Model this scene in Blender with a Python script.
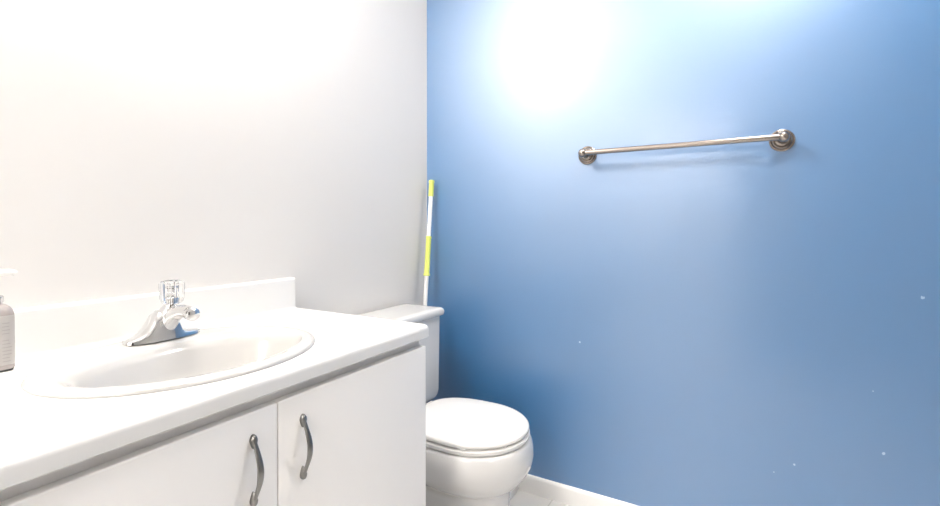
import bpy, bmesh, math, random
from mathutils import Vector, Matrix
random.seed(4)
S = bpy.context.scene
C = S.collection
for o in list(bpy.data.objects):
    bpy.data.objects.remove(o)
PI = math.pi

# ------------------------------------------------------------------ camera
FPX, YAW, PITCH = 462.35, math.radians(29.96), math.radians(0.52)
cam_d = bpy.data.cameras.new('camera')
cam_d.sensor_width = 36.0
cam_d.lens = FPX / 940 * 36.0
cam_d.shift_y = -22.47 / 940
cam_d.clip_start = 0.02
cam = bpy.data.objects.new('camera', cam_d)
C.objects.link(cam)
F = Vector((math.cos(YAW) * math.cos(PITCH), math.sin(YAW) * math.cos(PITCH), -math.sin(PITCH)))
R = Vector((math.sin(YAW), -math.cos(YAW), 0))
U = R.cross(F)
cam.matrix_world = Matrix((
    (R.x, U.x, -F.x, -1.7451), (R.y, U.y, -F.y, -1.2343), (R.z, U.z, -F.z, 1.0787), (0, 0, 0, 1)))
S.camera = cam

# ------------------------------------------------------------------ light and exposure
GLOBE_W = 155.0
HALL_W = 105.0         # emission strength of the added hallway lamp
CEIL_FILL_W = 48.0  # emission strength of the added ceiling fill lamp
w = bpy.data.worlds.new('world')
w.use_nodes = True
w.node_tree.nodes['Background'].inputs[0].default_value = (0.9, 0.95, 1, 1)
w.node_tree.nodes['Background'].inputs[1].default_value = 0.3
S.world = w
S.view_settings.view_transform = 'Standard'
S.view_settings.look = 'None'
S.view_settings.gamma = 1
S.view_settings.use_curve_mapping = False
S.view_settings.exposure = 0.47


# ------------------------------------------------------------------ materials
def mat(name, col, rough=0.5, metal=0.0, **kw):
    m = bpy.data.materials.new(name)
    m.use_nodes = True
    b = m.node_tree.nodes['Principled BSDF']
    b.inputs['Base Color'].default_value = (*col, 1)
    b.inputs['Roughness'].default_value = rough
    b.inputs['Metallic'].default_value = metal
    for k, v in kw.items():
        b.inputs[k.replace('_', ' ')].default_value = v
    return m


def bump(m, scale, strength, dist=0.001, detail=3, vec='Object', stretch=(1, 1, 1)):
    nt = m.node_tree
    b = nt.nodes['Principled BSDF']
    tc = nt.nodes.new('ShaderNodeTexCoord')
    mp = nt.nodes.new('ShaderNodeMapping')
    mp.inputs['Scale'].default_value = stretch
    n = nt.nodes.new('ShaderNodeTexNoise')
    n.inputs['Scale'].default_value = scale
    n.inputs['Detail'].default_value = detail
    bp = nt.nodes.new('ShaderNodeBump')
    bp.inputs['Strength'].default_value = strength
    bp.inputs['Distance'].default_value = dist
    nt.links.new(tc.outputs[vec], mp.inputs[0])
    nt.links.new(mp.outputs[0], n.inputs['Vector'])
    nt.links.new(n.outputs['Fac'], bp.inputs['Height'])
    nt.links.new(bp.outputs[0], b.inputs['Normal'])
    return n


def mottle(m, colA, colB, scale, detail=4):
    nt = m.node_tree
    tc = nt.nodes.new('ShaderNodeTexCoord')
    n = nt.nodes.new('ShaderNodeTexNoise')
    n.inputs['Scale'].default_value = scale
    n.inputs['Detail'].default_value = detail
    r = nt.nodes.new('ShaderNodeValToRGB')
    r.color_ramp.elements[0].position = 0.35
    r.color_ramp.elements[1].position = 0.65
    r.color_ramp.elements[0].color = (*colA, 1)
    r.color_ramp.elements[1].color = (*colB, 1)
    nt.links.new(tc.outputs['Object'], n.inputs['Vector'])
    nt.links.new(n.outputs['Fac'], r.inputs[0])
    nt.links.new(r.outputs[0], nt.nodes['Principled BSDF'].inputs['Base Color'])


M = {}
M['white_wall'] = mat('white_wall_paint', (0.72, 0.705, 0.685), 0.6)
bump(M['white_wall'], 180, 0.06)
M['grey_wall'] = mat('grey_wall_paint', (0.36, 0.35, 0.34), 0.6)
bump(M['grey_wall'], 180, 0.06)
M['ceiling'] = mat('ceiling_paint', (0.84, 0.83, 0.82), 0.8)
bump(M['ceiling'], 120, 0.1)
M['trim'] = mat('white_trim_paint', (0.89, 0.885, 0.87), 0.35)
bump(M['trim'], 60, 0.02)


def blue_paint():
    m = mat('blue_semi_gloss_paint', (0.003, 0.14, 0.37), 0.5, IOR=1.2, Coat_Weight=0.9, Coat_Roughness=0.16, Coat_IOR=1.6)
    nt = m.node_tree
    b = nt.nodes['Principled BSDF']
    tc = nt.nodes.new('ShaderNodeTexCoord')
    # small chips of missing paint, each at its own place on the wall
    chips = [(-0.715, 0.634, .0045), (-1.685, 0.880, .005), (-1.394, 0.338, .0045), (-1.605, 0.423, .005),
             (-1.58, 0.60, .003), (-1.34, 0.30, .003)]
    acc = None
    nz = nt.nodes.new('ShaderNodeTexNoise')
    nz.inputs['Scale'].default_value = 120
    nt.links.new(tc.outputs['Object'], nz.inputs['Vector'])
    for y, z, r in chips:
        d = nt.nodes.new('ShaderNodeVectorMath')
        d.operation = 'DISTANCE'
        d.inputs[1].default_value = (0, y, z)
        nt.links.new(tc.outputs['Object'], d.inputs[0])
        a = nt.nodes.new('ShaderNodeMath')
        a.operation = 'MULTIPLY_ADD'
        a.inputs[1].default_value = 0.008
        nt.links.new(nz.outputs['Fac'], a.inputs[0])
        nt.links.new(d.outputs['Value'], a.inputs[2])
        l = nt.nodes.new('ShaderNodeMath')
        l.operation = 'LESS_THAN'
        l.inputs[1].default_value = r + .003
        nt.links.new(a.outputs[0], l.inputs[0])
        if acc is None:
            acc = l
        else:
            mx = nt.nodes.new('ShaderNodeMath')
            mx.operation = 'MAXIMUM'
            nt.links.new(acc.outputs[0], mx.inputs[0])
            nt.links.new(l.outputs[0], mx.inputs[1])
            acc = mx
    mix = nt.nodes.new('ShaderNodeMix')
    mix.data_type = 'RGBA'
    mix.inputs['A'].default_value = b.inputs['Base Color'].default_value
    mix.inputs['B'].default_value = (0.36, 0.50, 0.66, 1)
    nt.links.new(acc.outputs[0], mix.inputs['Factor'])
    nt.links.new(mix.outputs['Result'], b.inputs['Base Color'])
    # roller stipple plus the two patched anchor holes
    n1 = nt.nodes.new('ShaderNodeTexNoise')
    n1.inputs['Scale'].default_value = 110
    n1.inputs['Detail'].default_value = 3
    nt.links.new(tc.outputs['Object'], n1.inputs['Vector'])
    n2 = nt.nodes.new('ShaderNodeTexNoise')
    n2.inputs['Scale'].default_value = 5
    n2.inputs['Detail'].default_value = 2
    nt.links.new(tc.outputs['Object'], n2.inputs['Vector'])
    h = nt.nodes.new('ShaderNodeMath')
    h.operation = 'MULTIPLY_ADD'
    h.inputs[1].default_value = 3.0
    nt.links.new(n2.outputs['Fac'], h.inputs[0])
    nt.links.new(n1.outputs['Fac'], h.inputs[2])
    for y, z in ((-1.325, 1.559), (-1.326, 1.287), (-1.332, 1.0)):
        d = nt.nodes.new('ShaderNodeVectorMath')
        d.operation = 'DISTANCE'
        d.inputs[1].default_value = (0, y, z)
        nt.links.new(tc.outputs['Object'], d.inputs[0])
        mr = nt.nodes.new('ShaderNodeMapRange')
        mr.interpolation_type = 'SMOOTHSTEP'
        mr.inputs['From Min'].default_value = 0.006
        mr.inputs['From Max'].default_value = 0.026
        mr.inputs['To Min'].default_value = 2.2
        mr.inputs['To Max'].default_value = 0
        nt.links.new(d.outputs['Value'], mr.inputs['Value'])
        ad = nt.nodes.new('ShaderNodeMath')
        nt.links.new(h.outputs[0], ad.inputs[0])
        nt.links.new(mr.outputs[0], ad.inputs[1])
        h = ad
    bp = nt.nodes.new('ShaderNodeBump')
    bp.inputs['Strength'].default_value = 0.16
    bp.inputs['Distance'].default_value = 0.0012
    nt.links.new(h.outputs[0], bp.inputs['Height'])
    nt.links.new(bp.outputs[0], b.inputs['Normal'])
    nt.links.new(bp.outputs[0], b.inputs['Coat Normal'])
    # broad satin sheen of the paint film
    gl = nt.nodes.new('ShaderNodeBsdfAnisotropic')
    gl.distribution = 'BECKMANN'
    gl.inputs['Roughness'].default_value = 0.55
    gl.inputs['Color'].default_value = (1, 1, 1, 1)
    nt.links.new(bp.outputs[0], gl.inputs['Normal'])
    ms = nt.nodes.new('ShaderNodeMixShader')
    ms.inputs[0].default_value = 0.19
    nt.links.new(b.outputs[0], ms.inputs[1])
    nt.links.new(gl.outputs[0], ms.inputs[2])
    nt.links.new(ms.outputs[0], nt.nodes['Material Output'].inputs[0])
    return m


M['blue_wall'] = blue_paint()


def tiles():
    m = mat('pale_floor_tile', (0.7, 0.69, 0.67), 0.35)
    nt = m.node_tree
    b = nt.nodes['Principled BSDF']
    tc = nt.nodes.new('ShaderNodeTexCoord')
    br = nt.nodes.new('ShaderNodeTexBrick')
    br.offset = 0.0
    br.inputs['Color1'].default_value = (0.78, 0.77, 0.75, 1)
    br.inputs['Color2'].default_value = (0.75, 0.74, 0.72, 1)
    br.inputs['Mortar'].default_value = (0.6, 0.59, 0.57, 1)
    br.inputs['Scale'].default_value = 1.0
    br.inputs['Mortar Size'].default_value = 0.003
    br.inputs['Brick Width'].default_value = 0.305
    br.inputs['Row Height'].default_value = 0.305
    n = nt.nodes.new('ShaderNodeTexNoise')
    n.inputs['Scale'].default_value = 9
    n.inputs['Detail'].default_value = 6
    mx = nt.nodes.new('ShaderNodeMix')
    mx.data_type = 'RGBA'
    mx.blend_type = 'MULTIPLY'
    mx.inputs['Factor'].default_value = 0.12
    nt.links.new(tc.outputs['Object'], br.inputs['Vector'])
    nt.links.new(tc.outputs['Object'], n.inputs['Vector'])
    nt.links.new(br.outputs['Color'], mx.inputs['A'])
    nt.links.new(n.outputs['Fac'], mx.inputs['B'])
    nt.links.new(mx.outputs['Result'], b.inputs['Base Color'])
    return m


M['tile'] = tiles()
M['laminate'] = mat('white_countertop', (0.77, 0.765, 0.75), 0.28)
bump(M['laminate'], 90, 0.015)
M['cabinet'] = mat('white_cabinet_laminate', (0.92, 0.90, 0.875), 0.38)
bump(M['cabinet'], 40, 0.012)
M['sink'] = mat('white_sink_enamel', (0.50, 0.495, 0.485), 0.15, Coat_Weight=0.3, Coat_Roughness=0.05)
bump(M['sink'], 12, 0.01)
M['porcelain'] = mat('white_porcelain', (0.70, 0.695, 0.685), 0.12, Coat_Weight=0.4, Coat_Roughness=0.05)
bump(M['porcelain'], 12, 0.01)
M['plastic'] = mat('white_plastic', (0.86, 0.85, 0.83), 0.22)
bump(M['plastic'], 50, 0.01)
M['chrome'] = mat('polished_chrome', (0.83, 0.83, 0.83), 0.1, 1.0)
bump(M['chrome'], 30, 0.02)
M['nickel'] = mat('brushed_nickel', (0.33, 0.29, 0.262), 0.26, 1.0)
bump(M['nickel'], 400, 0.12, 0.0004, stretch=(1, 0.05, 1))
M['pull'] = mat('satin_nickel', (0.24, 0.236, 0.228), 0.28, 1.0)
bump(M['pull'], 200, 0.05, 0.0004)
M['crystal'] = mat('clear_acrylic', (1, 1, 1), 0.02, Transmission_Weight=1.0, IOR=1.47)
bump(M['crystal'], 20, 0.01)
M['opal'] = mat('opal_glass', (0.9, 0.9, 0.88), 0.3, Emission_Color=(1, 0.93, 0.85, 1), Emission_Strength=GLOBE_W)
M['fill_ceiling'] = mat('fill_ceiling_glass', (0.9, 0.9, 0.88), 0.3, Emission_Color=(1, 0.94, 0.88, 1), Emission_Strength=CEIL_FILL_W)
M['added_hall'] = mat('added_hall_glass', (0.9, 0.9, 0.88), 0.3, Emission_Color=(1, 0.95, 0.90, 1), Emission_Strength=HALL_W)
M['lime'] = mat('lime_green_grip', (0.66, 0.74, 0.17), 0.45)
bump(M['lime'], 150, 0.1)
M['white_pole'] = mat('white_painted_pole', (0.88, 0.88, 0.88), 0.3)
bump(M['white_pole'], 60, 0.01)
M['bottle'] = mat('rose_grey_plastic', (0.52, 0.475, 0.455), 0.25, Coat_Weight=0.3)
mottle(M['bottle'], (0.36, 0.325, 0.315), (0.39, 0.352, 0.34), 30)
M['label'] = mat('pale_bottle_label', (0.47, 0.45, 0.435), 0.4)
bump(M['label'], 80, 0.02)
M['ink'] = mat('grey_label_ink', (0.39, 0.37, 0.36), 0.6)
M['dark'] = mat('dark_rubber', (0.05, 0.05, 0.05), 0.6)
bump(M['dark'], 80, 0.05)
M['silver'] = mat('silver_collar', (0.6, 0.6, 0.6), 0.2, 1.0)
bump(M['silver'], 200, 0.03)
M['caulk'] = mat('grey_sealant', (0.45, 0.44, 0.42), 0.6)
bump(M['caulk'], 80, 0.05)


# ------------------------------------------------------------------ helpers
def obj(name, bm, m, parent=None, smooth=40, kind=None):
    bmesh.ops.recalc_face_normals(bm, faces=bm.faces[:])
    me = bpy.data.meshes.new(name)
    bm.to_mesh(me)
    bm.free()
    if smooth:
        me.polygons.foreach_set('use_smooth', [True] * len(me.polygons))
        me.set_sharp_from_angle(angle=math.radians(smooth))
    me.materials.append(m)
    o = bpy.data.objects.new(name, me)
    C.objects.link(o)
    if parent:
        o.parent = parent
    if kind:
        o['kind'] = kind
    return o


def thing(name, label, cat, loc=(0, 0, 0), group=None):
    o = bpy.data.objects.new(name, None)
    o.empty_display_size = 0.05
    C.objects.link(o)
    o.location = loc
    o['label'] = label
    o['category'] = cat
    if group:
        o['group'] = group
    bpy.context.view_layer.update()
    return o


def box(bm, lo, hi, bev=0.0, seg=3, only=None):
    r = bmesh.ops.create_cube(bm, size=1)
    vs = r['verts']
    for v in vs:
        v.co = Vector([lo[i] + (v.co[i] + .5) * (hi[i] - lo[i]) for i in range(3)])
    if bev:
        es = {e for v in vs for e in v.link_edges}
        if only:
            es = [e for e in es if only(e)]
        bmesh.ops.bevel(bm, geom=list(es), offset=bev, segments=seg, profile=0.5, affect='EDGES', clamp_overlap=True)


def boxm(lo, hi, bev=0.0, seg=3, only=None):
    bm = bmesh.new()
    box(bm, lo, hi, bev, seg, only)
    return bm


def skin(bm, rings, cap0=True, cap1=True, closed=True):
    vr = [[bm.verts.new(p) for p in r] for r in rings]
    n = len(vr[0])
    for a, b in zip(vr, vr[1:]):
        for i in range(n if closed else n - 1):
            j = (i + 1) % n
            bm.faces.new((a[i], a[j], b[j], b[i]))
    if cap0:
        bm.faces.new(vr[0][::-1])
    if cap1:
        bm.faces.new(vr[-1])
    return vr


def frame_of(d):
    d = Vector(d).normalized()
    a = Vector((0, 0, 1)) if abs(d.z) < .9 else Vector((1, 0, 0))
    u = d.cross(a).normalized()
    return u, u.cross(d).normalized()


def lathe(bm, org, axis, prof, n=40, cap0=True, cap1=True, facet=None):
    """prof = [(distance along axis, radius)]"""
    org = Vector(org)
    d = Vector(axis).normalized()
    u, v = frame_of(d)
    rings = []
    for t, r in prof:
        ring = []
        for i in range(n):
            a = 2 * PI * i / n
            rr = r * (facet(i) if facet else 1)
            ring.append(org + d * t + (u * math.cos(a) + v * math.sin(a)) * max(rr, 1e-5))
        rings.append(ring)
    skin(bm, rings, cap0, cap1)


def smooth_path(pts, k=8):
    pts = [Vector(p) for p in pts]
    out = []
    for i in range(len(pts) - 1):
        p0 = pts[max(i - 1, 0)]
        p1, p2 = pts[i], pts[i + 1]
        p3 = pts[min(i + 2, len(pts) - 1)]
        for s in range(k):
            t = s / k
            out.append(0.5 * ((2 * p1) + (p2 - p0) * t + (2 * p0 - 5 * p1 + 4 * p2 - p3) * t * t
                              + (3 * p1 - p0 - 3 * p2 + p3) * t ** 3))
    out.append(pts[-1])
    return out


def tube(bm, pts, rad, n=20, up=None, flat=None):
    """sweep along pts; rad(t) -> (ru, rv)"""
    L = len(pts)
    rings = []
    for i, p in enumerate(pts):
        d = (pts[min(i + 1, L - 1)] - pts[max(i - 1, 0)]).normalized()
        if up is not None:
            u = Vector(up).normalized()
            v = u.cross(d).normalized()
        else:
            u, v = frame_of(d)
        ru, rv = rad(i / (L - 1))
        rings.append([p + u * math.cos(2 * PI * j / n) * ru + v * math.sin(2 * PI * j / n) * rv for j in range(n)])
    skin(bm, rings)


def sellipse(cx, cy, z, a, b, e=2.0, n=64, b2=None):
    """super-ellipse ring; b2 = other half-depth on the +y side"""
    out = []
    for i in range(n):
        t = 2 * PI * i / n
        c, s = math.cos(t), math.sin(t)
        bb = b if s < 0 or b2 is None else b2
        out.append(Vector((cx + a * math.copysign(abs(c) ** (2 / e), c), cy + bb * math.copysign(abs(s) ** (2 / e), s), z)))
    return out


# ------------------------------------------------------------------ the room
XW, YF, ZC = -2.62, -2.35, 2.44          # left wall, front wall, ceiling
T = 0.1
obj('floor', boxm((XW - T, YF - T, -0.1), (T, T, 0)), M['tile'], smooth=0, kind='structure')
obj('ceiling', boxm((XW - T, YF - T, ZC), (T, T, ZC + 0.1)), M['ceiling'], smooth=0, kind='structure')
obj('wall_back', boxm((XW - T, 0, 0), (0, T, ZC)), M['white_wall'], smooth=0, kind='structure')
obj('wall_right', boxm((0, YF - T, 0), (T, T, ZC)), M['blue_wall'], smooth=0, kind='structure')
DY0, DY1, DZ = -1.21, -0.30, 2.03        # doorway in the left wall, open to the lit hallway
bm = bmesh.new()
box(bm, (XW - T, YF - T, 0), (XW, DY0, ZC))
box(bm, (XW - T, DY1, 0), (XW, 0, ZC))
box(bm, (XW - T, DY0, DZ), (XW, DY1, ZC))
obj('wall_left', bm, M['white_wall'], smooth=0, kind='structure')
HX0, HX1, HY0, HY1 = XW - T - 1.15, XW - T, -2.0, 0.7
obj('floor_hall', boxm((HX0 - T, HY0 - T, -0.1), (HX1, HY1 + T, 0)), M['tile'], smooth=0, kind='structure')
obj('ceiling_hall', boxm((HX0 - T, HY0 - T, ZC), (HX1, HY1 + T, ZC + .1)), M['ceiling'], smooth=0, kind='structure')
obj('wall_hall_far', boxm((HX0 - T, HY0 - T, 0), (HX0, HY1 + T, ZC)), M['ceiling'], smooth=0, kind='structure')
obj('wall_hall_front', boxm((HX0, HY0 - T, 0), (HX1, HY0, ZC)), M['ceiling'], smooth=0, kind='structure')
obj('wall_hall_back', boxm((HX0, HY1, 0), (HX1, HY1 + T, ZC)), M['ceiling'], smooth=0, kind='structure')
obj('wall_front', boxm((XW, YF - T, 0), (0, YF, ZC)), M['grey_wall'], smooth=0, kind='structure')


M['door'] = mat('added_door_walnut', (0.045, 0.03, 0.022), 0.5)
mottle(M['door'], (0.03, 0.02, 0.014), (0.06, 0.04, 0.028), 6)
dr = obj('added_dark_door', boxm((XW + .0005, -2.17, 0.008), (XW + 0.036, -1.29, 2.02), 0.002, 2), M['door'], kind='structure')  # unseen dark leaf, added to darken the reflection in the blue wall
bm = bmesh.new()
lathe(bm, (XW + .0362, -2.10, 0.95), (1, 0, 0), [(0, .028), (.004, .028), (.006, .012), (.03, .011), (.036, .022), (.05, .027), (.062, .020), (.065, .006)], 28)
obj('door_knob', bm, M['nickel'], dr)
for nm, lo, hi in (('trim_2', (XW + .0003, DY0 - .06, 0), (XW + .018, DY0 - .002, DZ + .062)), ('trim_3', (XW + .0003, DY1 + .002, 0), (XW + .018, DY1 + .06, DZ + .062)),
                   ('trim_4', (XW + .0003, DY0 - .0018, DZ + .002), (XW + .018, DY1 + .0018, DZ + .062))):
    obj(nm, boxm(lo, hi, .003, 2), M['trim'], kind='structure')


def baseboard(name, a, b, n):
    """a, b: floor points on the wall, n: direction into the room"""
    a, b, n = Vector((*a, 0)), Vector((*b, 0)), Vector((*n, 0))
    prof = [(0, 0), (0.012, 0), (0.012, 0.054), (0.0105, 0.061), (0.007, 0.066), (0.003, 0.0685), (0, 0.0685)]
    bm = bmesh.new()
    skin(bm, [[p + n * d + Vector((0, 0, z)) for d, z in prof] for p in (a, b)])
    obj(name, bm, M['trim'], kind='structure', smooth=30)


baseboard('baseboard_right', (0, YF), (0, -0.012), (-1, 0))
baseboard('baseboard_back', (-0.736, 0), (0, 0), (0, -1))
baseboard('baseboard_left', (XW, DY1 + .061), (XW, -0.012), (1, 0))
baseboard('baseboard_front', (XW + .012, YF), (-.012, YF), (0, 1))
# low white ledge that meets the blue wall's baseboard behind the toilet
bm = boxm((-0.20, -0.468, 0), (-0.012, -0.445, 0.055), 0.004)
obj('trim_1', bm, M['trim'], kind='structure')

# ------------------------------------------------------------------ vanity cabinet
CT, CB = 0.8195, 0.787            # countertop top and underside
YFR = -0.534                      # countertop front edge
XR, XS, XL = -0.745, -1.2025, -1.657   # cabinet right side, split between doors, left side
van = thing('vanity_cabinet', 'white laminate vanity cabinet with two slab doors and arched pulls, under the sink countertop',
            'cabinet', ((XR + XL) / 2, -0.26, 0))
VL = Vector(van.location)


def vp(name, bm, m, smooth=40, parent=None):
    """part given in room coordinates, parented to the vanity"""
    bm.transform(Matrix.Translation(-VL))
    return obj(name, bm, m, parent or van, smooth)


YC = -0.503
bm = bmesh.new()
XE = XR - 0.001
box(bm, (XL, YC, 0.09), (XL + .016, -0.002, CB - 0.0005), 0.001, 1)            # side panels
box(bm, (XE - .016, YC, 0.09), (XE, -0.002, CB - 0.0005), 0.001, 1)
box(bm, (XL + .0155, YC + .001, 0.09), (XE - .0155, -0.002, 0.106))             # bottom
box(bm, (XL + .0155, -0.014, 0.1055), (XE - .0155, -0.002, CB - 0.0005))        # back
box(bm, (XL + .0155, YC, 0.62), (XE - .0155, YC + .014, CB - 0.0005))           # front rail under the countertop
box(bm, (XS - .02, YC + .0002, 0.1055), (XS + .02, YC + .014, 0.625))           # centre stile
vp('body', bm, M['cabinet'])
vp('toe_kick', boxm((XL + .002, YC + 0.06, 0), (XR - .004, -0.004, 0.0905)), M['cabinet'])


def door(x0, x1):
    bm = boxm((x0, YC - 0.0215, 0.105), (x1, YC - 0.0008, 0.7635), 0.0022, 3)
    return vp('door', bm, M['cabinet'])


d_l = door(XL, XS - 0.0009)
d_r = door(XS + 0.0009, XR - 0.002)
YD = YC - 0.0215


def pull(x, z0, z1, door_o):
    bm = bmesh.new()
    zm = (z0 + z1) / 2
    L = (z1 - z0) / 2
    # bowed bar, thin at the ends and broad in the middle
    pts = smooth_path([(x, YD - 0.006, zm + L * .86), (x, YD - 0.0105, zm + L * .66), (x, YD - 0.019, zm + L * .3),
                       (x, YD - 0.0215, zm), (x, YD - 0.019, zm - L * .3), (x, YD - 0.0105, zm - L * .66),
                       (x, YD - 0.006, zm - L * .86)], 6)

    def rad(t):
        k = math.sin(PI * t) ** 1.2
        return (0.0026 + 0.0036 * k, 0.0022 + 0.0012 * k)
    tube(bm, pts, rad, 14, up=(1, 0, 0))
    # tear-drop feet
    for s in (1, -1):
        rings = []
        zc = zm + s * L * .86
        for y, k in ((YD + 0.0002, 1.0), (YD - 0.004, 1.0), (YD - 0.0075, .8), (YD - 0.0092, .45)):
            r = []
            for i in range(20):
                a = 2 * PI * i / 20
                c, q = math.cos(a), math.sin(a)
                rz = 0.0105 if q * s > 0 else 0.015
                r.append(Vector((x + 0.0062 * c * k * (1 if q * s > 0 else 1 - .45 * abs(q)), y, zc + rz * q * k)))
            rings.append(r)
        skin(bm, rings)
    return vp('handle', bm, M['pull'], 50, door_o)


pull(-1.2525, 0.6055, 0.724, d_l)
pull(-1.149, 0.6025, 0.7225, d_r)

# ------------------------------------------------------------------ countertop with backsplash
SX, SY, SA, SB = -1.217, -0.280, 0.251, 0.214    # sink rim ellipse
ct = thing('countertop', 'white countertop with rounded front edge on the vanity cabinet, cut out for the oval sink',
           'countertop', ((XR + XL) / 2, -0.27, CB))
CL = Vector(ct.location)
CX0, CX1 = XL - 0.012, -0.7365


def rrect(x0, x1, y0, y1, z, r, ins, k=6):
    """outline with rounded front corners only (y0 = front)"""
    x0 += ins * .6; x1 -= ins * .6; y0 += ins
    pts = []
    for i in range(k + 1):
        a = PI + PI / 2 * i / k
        pts.append((x0 + r + r * math.cos(a), y0 + r + r * math.sin(a)))
    nx = 16
    for i in range(1, nx):
        pts.append((x0 + r + (x1 - x0 - 2 * r) * i / nx, y0))
    for i in range(k + 1):
        a = -PI / 2 + PI / 2 * i / k
        pts.append((x1 - r + r * math.cos(a), y0 + r + r * math.sin(a)))
    for i in range(1, 6):
        pts.append((x1, y0 + r + (y1 - y0 - r) * i / 5))
    for i in range(1, nx):
        pts.append((x1 + (x0 - x1) * i / nx, y1))
    pts.append((x0, y1))
    for i in range(1, 5):
        pts.append((x0, y1 + (y0 + r - y1) * i / 5))
    return [Vector((p[0], p[1], z)) for p in pts]


bm = bmesh.new()
RB = 0.013
rings = []
for i in range(7):
    a = PI / 2 * i / 6
    rings.append(rrect(CX0, CX1, YFR, -0.001, CT - RB + RB * math.cos(a), 0.016, RB - RB * math.sin(a)))
rings.append(rrect(CX0, CX1, YFR, -0.001, CB + 0.002, 0.016, 0))
rings.append(rrect(CX0, CX1, YFR, -0.001, CB, 0.016, 0.002))
vr = skin(bm, rings, False, False)
hole_t = [bm.verts.new(p) for p in sellipse(SX, SY, CT, SA - .02, SB - .02, n=64)]
hole_b = [bm.verts.new(p) for p in sellipse(SX, SY, CB, SA - .02, SB - .02, n=64)]


def loop_edges(vs):
    out = []
    for i in range(len(vs)):
        e = bm.edges.get((vs[i], vs[(i + 1) % len(vs)]))
        out.append(e or bm.edges.new((vs[i], vs[(i + 1) % len(vs)])))
    return out


bmesh.ops.triangle_fill(bm, edges=loop_edges(vr[0]) + loop_edges(hole_t), use_beauty=True)
bmesh.ops.triangle_fill(bm, edges=loop_edges(vr[-1]) + loop_edges(hole_b), use_beauty=True)
for i in range(64):
    bm.faces.new((hole_t[i], hole_t[(i + 1) % 64], hole_b[(i + 1) % 64], hole_b[i]))
bm.transform(Matrix.Translation(-CL))
obj('worktop', bm, M['laminate'], ct, 35)
BS = 0.9165
bm = bmesh.new()
prof = []
YB = -0.0215
# cove at the foot, rounded top
for i in range(7):
    a = PI / 2 * i / 6
    prof.append((YB - 0.008 + 0.008 * math.sin(a), CT + 0.0005 + 0.008 * (1 - math.cos(a))))
for i in range(8):
    a = PI / 2 * i / 7
    prof.append((YB + 0.007 - 0.007 * math.cos(a), BS - 0.007 + 0.007 * math.sin(a)))
prof += [(-0.001, BS), (-0.001, CT + 0.0005)]
xs = [(CX0, .004), (CX0 + .003, 0), (-0.7515, 0), (-0.7485, .004)]
rings = []
for x, ins in xs:
    rings.append([Vector((x, y + (ins if y < -.01 else 0), z - (ins if z > BS - .006 else 0))) for y, z in prof])
skin(bm, rings)
bm.transform(Matrix.Translation(-CL))
obj('backsplash', bm, M['laminate'], ct, 50)

# ------------------------------------------------------------------ sink
sink = thing('drop_in_sink', 'white oval drop-in sink with raised rim, set in the vanity countertop', 'sink', (SX, SY, CT))
SLc = Vector(sink.location)
bm = bmesh.new()
BX, BY = SX, -0.318
rings = [sellipse(SX, SY, CT + 0.0004, SA, SB),
         sellipse(SX, SY, CT + 0.004, SA + .0005, SB + .0005),
         sellipse(SX, SY, CT + 0.008, SA - .004, SB - .004),
         sellipse(SX, SY, CT + 0.0095, SA - .011, SB - .011),
         sellipse(SX, SY - .004, CT + 0.0095, SA - .022, SB - .022),
         sellipse(SX, SY - .016, CT + 0.0085, SA - .030, SB - .048),
         sellipse(BX, BY + .006, CT + 0.005, 0.212, .147, 2.05),
         sellipse(BX, BY + .002, CT - 0.003, 0.204, .139, 2.05),
         sellipse(BX, BY, CT - 0.018, 0.197, .132, 2.05),
         sellipse(BX, BY, CT - 0.05, 0.185, .121, 2.05),
         sellipse(BX, BY, CT - 0.085, 0.163, .104, 2),
         sellipse(BX, BY, CT - 0.115, .118, .08, 2),
         sellipse(BX, BY, CT - 0.132, .08, .056, 2),
         sellipse(BX, BY, CT - 0.139, .04, .035, 2),
         sellipse(BX, BY, CT - 0.141, .022, .022, 2)]
inner = rings
outer = [sellipse(BX, BY, CT - 0.155, .022, .022), sellipse(BX, BY, CT - 0.142, .09, .066),
         sellipse(BX, BY, CT - 0.09, .172, .114), sellipse(BX, BY + .01, CT - 0.03, .203, .148),
         sellipse(SX, SY, CT - .006, SA - .026, SB - .026), sellipse(SX, SY, CT + .0004, SA - .026, SB - .026)]
vr = skin(bm, inner + outer, False, False)
n = 64
for i in range(n):
    bm.faces.new((vr[-1][i], vr[-1][(i + 1) % n], vr[0][(i + 1) % n], vr[0][i]))
bm.transform(Matrix.Translation(-SLc))
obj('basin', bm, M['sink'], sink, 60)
bm = bmesh.new()
lathe(bm, (BX, BY, CT - .150), (0, 0, 1), [(0, .017), (.006, .020), (.0095, .024), (.0115, .023), (.0115, .017), (.009, .015), (.0125, .006), (.0127, 0)], 32)
bm.transform(Matrix.Translation(-SLc))
obj('drain', bm, M['chrome'], sink, 40)

# ------------------------------------------------------------------ faucet
FX, FY, FZ = -1.194, -0.125, CT + 0.0098
fau = thing('bathroom_faucet', 'small chrome centerset faucet with clear acrylic knob on the back of the sink', 'faucet', (FX, FY, FZ))


def fp(name, bm, m, smooth=50, parent=None):
    return obj(name, bm, m, parent or fau, smooth)


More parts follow.
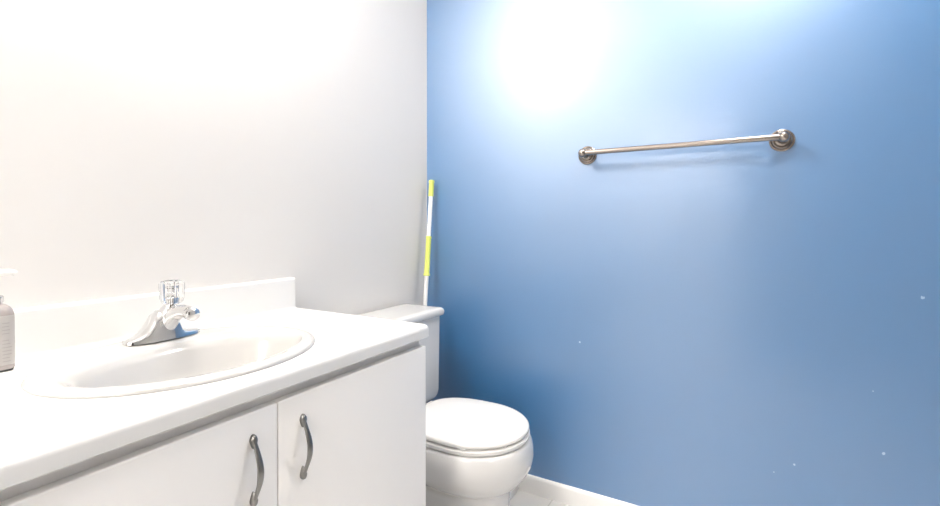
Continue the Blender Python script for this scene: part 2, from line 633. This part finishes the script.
# base: two wings sweeping up to the body, sections across x
bm = bmesh.new()
rings = []
secs = [(-.0765, .003, .006), (-.0745, .0075, .012), (-.066, .0105, .018), (-.054, .0150, .0225), (-.043, .0225, .0255), (-.035, .0315, .0275),
        (-.028, .0445, .0285), (-.021, .057, .0285), (-.011, .064, .0285)]
secs = secs + [(.011, .064, .0285), (.020, .056, .0285), (.0255, .044, .028), (.029, .030, .0270), (.034, .0190, .0258), (.043, .0135, .0245),
               (.054, .0118, .0225), (.066, .0100, .018), (.0745, .0075, .012), (.0765, .003, .006)]
for x, h, d in secs:
    r = []
    r.append(Vector((x, -d, 0)))
    for i in range(15):
        a = PI * i / 14
        e = 2.6
        c, s = math.cos(a), math.sin(a)
        r.append(Vector((x, -d * 0.97 * math.copysign(abs(c) ** (2 / e), c), .003 + (h - .003) * abs(s) ** (2 / e))))
    r.append(Vector((x, d, 0)))
    rings.append(r)
skin(bm, rings)
fp('base', bm, M['chrome'], 60)
KX, KY = .013, -.012
bm = bmesh.new()
lathe(bm, (KX * .6, KY * .6, .045), (KX * .4, KY * .4, .03), [(0, .024), (.012, .0225), (.020, .020), (.024, .0165), (.031, .0155)], 36)
fp('valve_neck', bm, M['chrome'])
bm = bmesh.new()
pts = smooth_path([(.004, -.006, .026), (.005, -.026, .046), (.006, -.050, .060), (.006, -.074, .0655), (.006, -.094, .0635)], 6)
tube(bm, pts, lambda t: (.0185 - .006 * t, .0205 - .0085 * t), 24, up=(1, 0, 0))
sp = fp('spout', bm, M['chrome'], 60)
bm = bmesh.new()
lathe(bm, (.006, -.092, .0637), (0, -1, -.12), [(0, .0128), (.002, .0142), (.012, .0142), (.0135, .0125), (.015, .0138), (.018, .0138), (.021, .011), (.023, .006), (.0235, 0)], 28)
fp('aerator', bm, M['chrome'], 40, sp)
# faceted clear knob
bm = bmesh.new()
NF = 40
fac = lambda i: 1.0 if i % 4 in (0, 1) else 0.9
lathe(bm, (KX, KY, .076), (0, 0, 1), [(0, .016), (.003, .0205), (.012, .0232), (.036, .0248), (.046, .0248), (.0505, .022), (.0515, .016), (.0485, .013), (.0475, .006), (.0475, 0)], NF, facet=fac)
kn = fp('knob', bm, M['crystal'], 12)
bm = bmesh.new()
lathe(bm, (KX, KY, .0765), (0, 0, 1), [(0, .0105), (.014, .0105), (.018, .007), (.034, .006), (.036, .009), (.040, .009), (.041, .004)], 24)
fp('knob_stem', bm, M['chrome'], 40, kn)

# ------------------------------------------------------------------ soap bottle
bot = thing('soap_bottle', 'rose grey pump bottle with white pump head on the left end of the counter', 'bottle', (-1.4605, -0.086, CT))


def bring(hx, hy, z, e):
    return sellipse(0, 0, z, hx, hy, e, 48)


bm = bmesh.new()
skin(bm, [bring(.0278, .020, .0035, 5), bring(.0288, .0215, .006, 5), bring(.0293, .022, .05, 5), bring(.0288, .0215, .1, 5),
          bring(.0278, .0205, .108, 5), bring(.0245, .018, .114, 4), bring(.020, .015, .1185, 3), bring(.0125, .0125, .121, 2), bring(.0125, .0125, .124, 2)])
obj('bottle_body', bm, M['bottle'], bot, 50)
bm = bmesh.new()
skin(bm, [bring(.0268, .0195, .0003, 5), bring(.0281, .0205, .0036, 5)])
obj('bottle_foot', bm, M['dark'], bot, 50)
bm = bmesh.new()
rings = []
for z in (.012, .1):
    o_, i_ = [], []
    for p, q in zip(sellipse(0, 0, z, .0299, .0226, 5, 96), sellipse(0, 0, z, .0294, .0221, 5, 96)):
        if p.y < 0 and -.0195 < p.x < .0275:
            o_.append(p)
            i_.append(q)
    k = sorted(range(len(o_)), key=lambda a: o_[a].x)
    rings.append([o_[a] for a in k] + [i_[a] for a in k[::-1]])
skin(bm, rings)
lab = obj('bottle_label', bm, M['label'], bot, 40)
bm = bmesh.new()
for i in range(11):
    z = .086 - i * .0062 - (.006 if i > 3 else 0)
    a = random.uniform(.006, .010)
    box(bm, (.0095, -.0230, z), (.0115 + a * 1.1, -.02255, z + .0016))
obj('fine_print', bm, M['ink'], lab, 0)
bm = bmesh.new()
lathe(bm, (0, 0, .122), (0, 0, 1), [(0, .0165), (.002, .0178), (.011, .0178), (.013, .016), (.0135, .006)], 32)
obj('collar', bm, M['silver'], bot, 40)
bm = bmesh.new()
lathe(bm, (0, 0, .134), (0, 0, 1), [(0, .013), (.006, .011), (.010, .0075), (.032, .0075), (.035, .0105), (.042, .0115), (.046, .009), (.0465, 0)], 28)
pts = smooth_path([(0.004, 0, .1745), (.02, -.002, .1755), (.028, -.003, .1755), (.033, -.0035, .173)], 5)
tube(bm, pts, lambda t: (.0065 - .0015 * t, .0068 - .002 * t), 14)
obj('pump_head', bm, M['plastic'], bot, 40)

# ------------------------------------------------------------------ toilet
TX = -0.388
toi = thing('toilet', 'white two-piece toilet with closed round lid between the vanity and the blue wall', 'toilet', (TX, -0.4, 0))
TL = Vector(toi.location)


def tp(name, bm, m, smooth=50, parent=None):
    bm.transform(Matrix.Translation(-TL))
    return obj(name, bm, m, parent or toi, smooth)


bm = bmesh.new()
secs = [  # z, half-width, front y, back y, exponent
    (0.000, .122, -.606, -.120, 2.6), (0.012, .124, -.610, -.118, 2.6), (0.022, .116, -.600, -.122, 2.6), (0.06, .108, -.592, -.125, 2.5),
    (0.12, .107, -.588, -.125, 2.4), (0.197, .111, -.590, -.125, 2.3), (0.219, .116, -.597, -.125, 2.2), (0.230, .126, -.608, -.125, 2.2),
    (0.242, .142, -.624, -.125, 2.15), (0.258, .159, -.640, -.125, 2.1), (0.279, .174, -.655, -.130, 2.1), (0.30, .184, -.665, -.15, 2.1),
    (0.328, .189, -.669, -.17, 2.1), (0.352, .187, -.667, -.19, 2.1), (0.372, .182, -.662, -.20, 2.1), (0.381, .177, -.656, -.205, 2.1), (0.384, .168, -.646, -.21, 2.1)]
rings = []
for z, hw, yf, yb, e in secs:
    yc = max(yf + hw * 1.12, (yf + yb) / 2 - .06) if z > .13 else (yf + yb) / 2
    rings.append(sellipse(TX, yc, z, hw, yc - yf, e, 72, yb - yc))
skin(bm, rings)
# rear deck below the tank and the trapway hump
skin(bm, [sellipse(TX, -.17, z, hw, .14, 4, 40) for z, hw in ((0.26, .085), (0.31, .105), (0.345, .12), (0.372, .122), (0.378, .117))])
bowl = tp('bowl', bm, M['porcelain'], 60)


def lidring(z, ins, hw=.180, yf=-.658, yb=-.240):
    """round front, squared-off back"""
    yc = yf + hw * 1.1
    out = []
    n = 72
    for i in range(n):
        t = 2 * PI * i / n
        c, s = math.cos(t), math.sin(t)
        if s < 0:
            out.append(Vector((TX + (hw - ins) * c, yc + (yc - yf - ins) * s, z)))
        else:
            e = 3.6
            x = (hw - ins) * math.copysign(abs(c) ** (2 / e), c)
            y = (yb - ins - yc) * abs(s) ** (2 / e)
            x *= 1 - .14 * (y / (yb - yc)) ** 2
            out.append(Vector((TX + x, yc + y, z)))
    return out


bm = bmesh.new()
skin(bm, [lidring(.3855, .006), lidring(.389, .002), lidring(.399, .001), lidring(.4025, .006)])
seat = tp('seat', bm, M['plastic'], 50)
bm = bmesh.new()
skin(bm, [lidring(.4075, .004, .178, -.656), lidring(.410, .0008, .178, -.656), lidring(.418, .0008, .178, -.656), lidring(.4225, .005, .178, -.656),
          lidring(.4245, .015, .178, -.656), lidring(.4265, .06, .178, -.656), lidring(.4275, .12, .178, -.656)])
lid = tp('lid', bm, M['plastic'], 60)
for a in (-62, -118, -20, -160):
    x = TX + .166 * math.cos(math.radians(a))
    y = -.658 + .180 * 1.1 + .1805 * math.sin(math.radians(a))
    bm = boxm((x - .011, y - .009, .4022), (x + .011, y + .009, .4078), .0015, 2)
    tp('bumper', bm, M['plastic'], 40, lid)
for s in (-1, 1):
    bm = bmesh.new()
    lathe(bm, (TX + s * .075 - .018, -.232, .403), (1, 0, 0), [(0, .008), (.002, .0105), (.034, .0105), (.036, .008)], 24)
    box(bm, (TX + s * .075 - .016, -.246, .381), (TX + s * .075 + .016, -.222, .403), .003, 2)
    tp('hinge', bm, M['plastic'], 40)


def rr(x0, x1, y0, y1, z, r, k=7):
    pts = []
    for cx, cy, a0 in ((x1 - r, y1 - r, 0), (x0 + r, y1 - r, PI / 2), (x0 + r, y0 + r, PI), (x1 - r, y0 + r, 1.5 * PI)):
        for i in range(k + 1):
            a = a0 + PI / 2 * i / k
            pts.append(Vector((cx + r * math.cos(a), cy + r * math.sin(a), z)))
    return pts


bm = bmesh.new()
hw0 = .2195
rings = []
for z, ins, yi in ((.3815, .040, .02), (.385, .026, .011), (.392, .014, .005), (.402, .007, .002), (.42, .0025, 0), (.5, .001, 0), (.718, -.002, -.002)):
    rings.append(rr(TX - hw0 + ins, TX + hw0 - ins, -.192 + yi, -.022, z, .028))
skin(bm, rings)
tank = tp('tank', bm, M['porcelain'], 60)
bm = bmesh.new()
rings = []
for z, ins in ((.7185, .006), (.722, .001), (.735, -.001), (.7425, .001), (.7475, .005), (.750, .012), (.7505, .03)):
    rings.append(rr(TX - .2245 + ins, TX + .2245 - ins, -.209 + ins, -.008 - ins * .4, z, .018))
skin(bm, rings)
tp('tank_lid', bm, M['porcelain'], 60)
bm = bmesh.new()
lathe(bm, (TX - .14, -.190, .665), (0, -1, 0), [(0, .013), (.008, .013), (.011, .010), (.016, .008)], 24)
pts = smooth_path([(TX - .14, -.2045, .665), (TX - .11, -.207, .663), (TX - .075, -.208, .657)], 6)
tube(bm, pts, lambda t: (.006 + .002 * t, .0045), 14)
tp('flush_lever', bm, M['chrome'], 50)
for s in (-1, 1):
    bm = bmesh.new()
    lathe(bm, (TX + s * .108, -.33, 0.004), (0, 0, 1), [(0, .016), (.012, .016), (.018, .012), (.021, .005)], 20)
    tp('bolt_cap', bm, M['plastic'], 40)

# ------------------------------------------------------------------ mop leaning in the corner
P1 = Vector((-.034, -.050, 1.285))
P0 = Vector((-.205, -.085, 0.0))
dirm = (P1 - P0)
ML = dirm.length
dirm.normalize()
mop = thing('mop', 'white mop pole with lime green grips leaning in the corner behind the toilet tank', 'mop', tuple(P0))


def mop_part(name, z0, z1, prof, m):
    t0 = (z0 - 0) / dirm.z
    t1 = (z1 - 0) / dirm.z
    bm = bmesh.new()
    lathe(bm, dirm * t0, dirm, [(k * (t1 - t0), r) for k, r in prof], 24)
    return obj(name, bm, m, mop, 40)


RP = .0088
mop_part('pole', .05, 1.275, [(0, RP), (1, RP)], M['white_pole'])
mop_part('grip', 1.212, 1.285, [(0, .0108), (.04, .0115), (.82, .0112), (.86, .0128), (.97, .0128), (1, .0105)], M['lime'])
mop_part('grip', 0.862, 1.035, [(0, .0115), (.01, .0142), (.045, .0142), (.07, .0116), (.93, .0112), (.955, .0128), (.985, .0128), (1, .0100)], M['lime'])
bm = bmesh.new()
skin(bm, [rr(-.045, .045, -.028, .028, z, r) for z, r in ((.001, .012), (.012, .014), (.026, .012))])
lathe(bm, (0, 0, .02), dirm, [(0, .02), (.02, .017), (.06, .0125), (.065, .0095)], 24)
obj('mop_head', bm, M['white_pole'], mop, 40)

# ------------------------------------------------------------------ towel bar
ZB, Y1, Y2, XB = 1.3475, -0.744, -1.356, -0.070
bar = thing('towel_bar', 'brushed nickel towel bar with round stepped mounts on the blue wall', 'towel bar', (0, (Y1 + Y2) / 2, ZB))
BL = Vector(bar.location)


def bp_(name, bm, parent=None):
    bm.transform(Matrix.Translation(-BL))
    return obj(name, bm, M['nickel'], parent or bar, 35)


bm = bmesh.new()
lathe(bm, (XB, Y1 - .006, ZB), (0, -1, 0), [(0, .0092), (Y1 - Y2 - .012, .0092)], 32)
bp_('rod', bm)
for y in (Y1, Y2):
    bm = bmesh.new()
    lathe(bm, (-.0003, y, ZB), (-1, 0, 0), [(0, .0345), (.005, .0345), (.007, .0325), (.008, .0305), (.0062, .0292), (.0062, .0280), (.0105, .0265),
                                       (.0125, .0240), (.0125, .0232), (.0105, .0222), (.0105, .0208), (.0155, .019), (.0175, .0155), (.018, .0130),
                                       (.024, .0102), (.038, .0092), (.052, .0105), (.057, .0125)], 56)
    mo = bp_('mount', bm)
    bm = bmesh.new()
    bmesh.ops.create_uvsphere(bm, u_segments=28, v_segments=18, radius=.0155, matrix=Matrix.Translation((XB, y, ZB)))
    bp_('finial', bm, mo)

# ------------------------------------------------------------------ vanity light above the sink (just out of the picture)
VX, VZ = -1.24, 2.17
vl = thing('vanity_light', 'wall light with three glowing opal globes high above the sink', 'wall light', (VX, 0, VZ))
bm = boxm((-.26, -.026, -.055), (.26, -.0005, .055), .008, 3)
obj('backplate', bm, M['chrome'], vl, 40)
for k in (-1, 0, 1):
    bm = bmesh.new()
    lathe(bm, (k * .17, -.0255, 0), (0, -1, 0), [(0, .03), (.012, .05), (.03, .064), (.065, .066), (.065, .0625), (.03, .0605), (.022, .05), (.018, .01)], 36)
    obj('shield_cup', bm, M['chrome'], vl, 40)  # unseen cup, added to keep globe light off the white wall
    bm = bmesh.new()
    bmesh.ops.create_uvsphere(bm, u_segments=24, v_segments=14, radius=.058, matrix=Matrix.Translation((k * .17, -.108, 0)))
    obj('globe', bm, M['opal'], vl, 60)

# added, unseen: hall lamp for the blue wall's glow, ceiling lamp for fill
hl = thing('added_hall_light', 'added unseen square opal light on the ceiling of the hallway beyond the doorway', 'hall light', (-3.3, -.75, ZC))
obj('pan', boxm((-.2, -.2, -.03), (.2, .2, -.0005), .004, 2), M['trim'], hl, 40)
obj('diffuser', boxm((-.185, -.185, -.07), (.185, .185, -.0303), .02, 3), M['added_hall'], hl, 40)
cl = thing('fill_ceiling_light', 'round opal ceiling light added out of view as fill', 'ceiling light', (-0.34, -1.36, ZC))  # added fill lamp, lifts the cabinet front and white wall
bm = bmesh.new()
lathe(bm, (0, 0, -.0005), (0, 0, -1), [(0, .165), (.022, .165), (.026, .160)], 48)
obj('pan', bm, M['trim'], cl, 40)
bm = bmesh.new()
lathe(bm, (0, 0, -.0265), (0, 0, -1), [(0, .155), (.02, .15), (.045, .125), (.062, .08), (.07, .03), (.071, 0)], 48)
obj('diffuser', bm, M['fill_ceiling'], cl, 60)
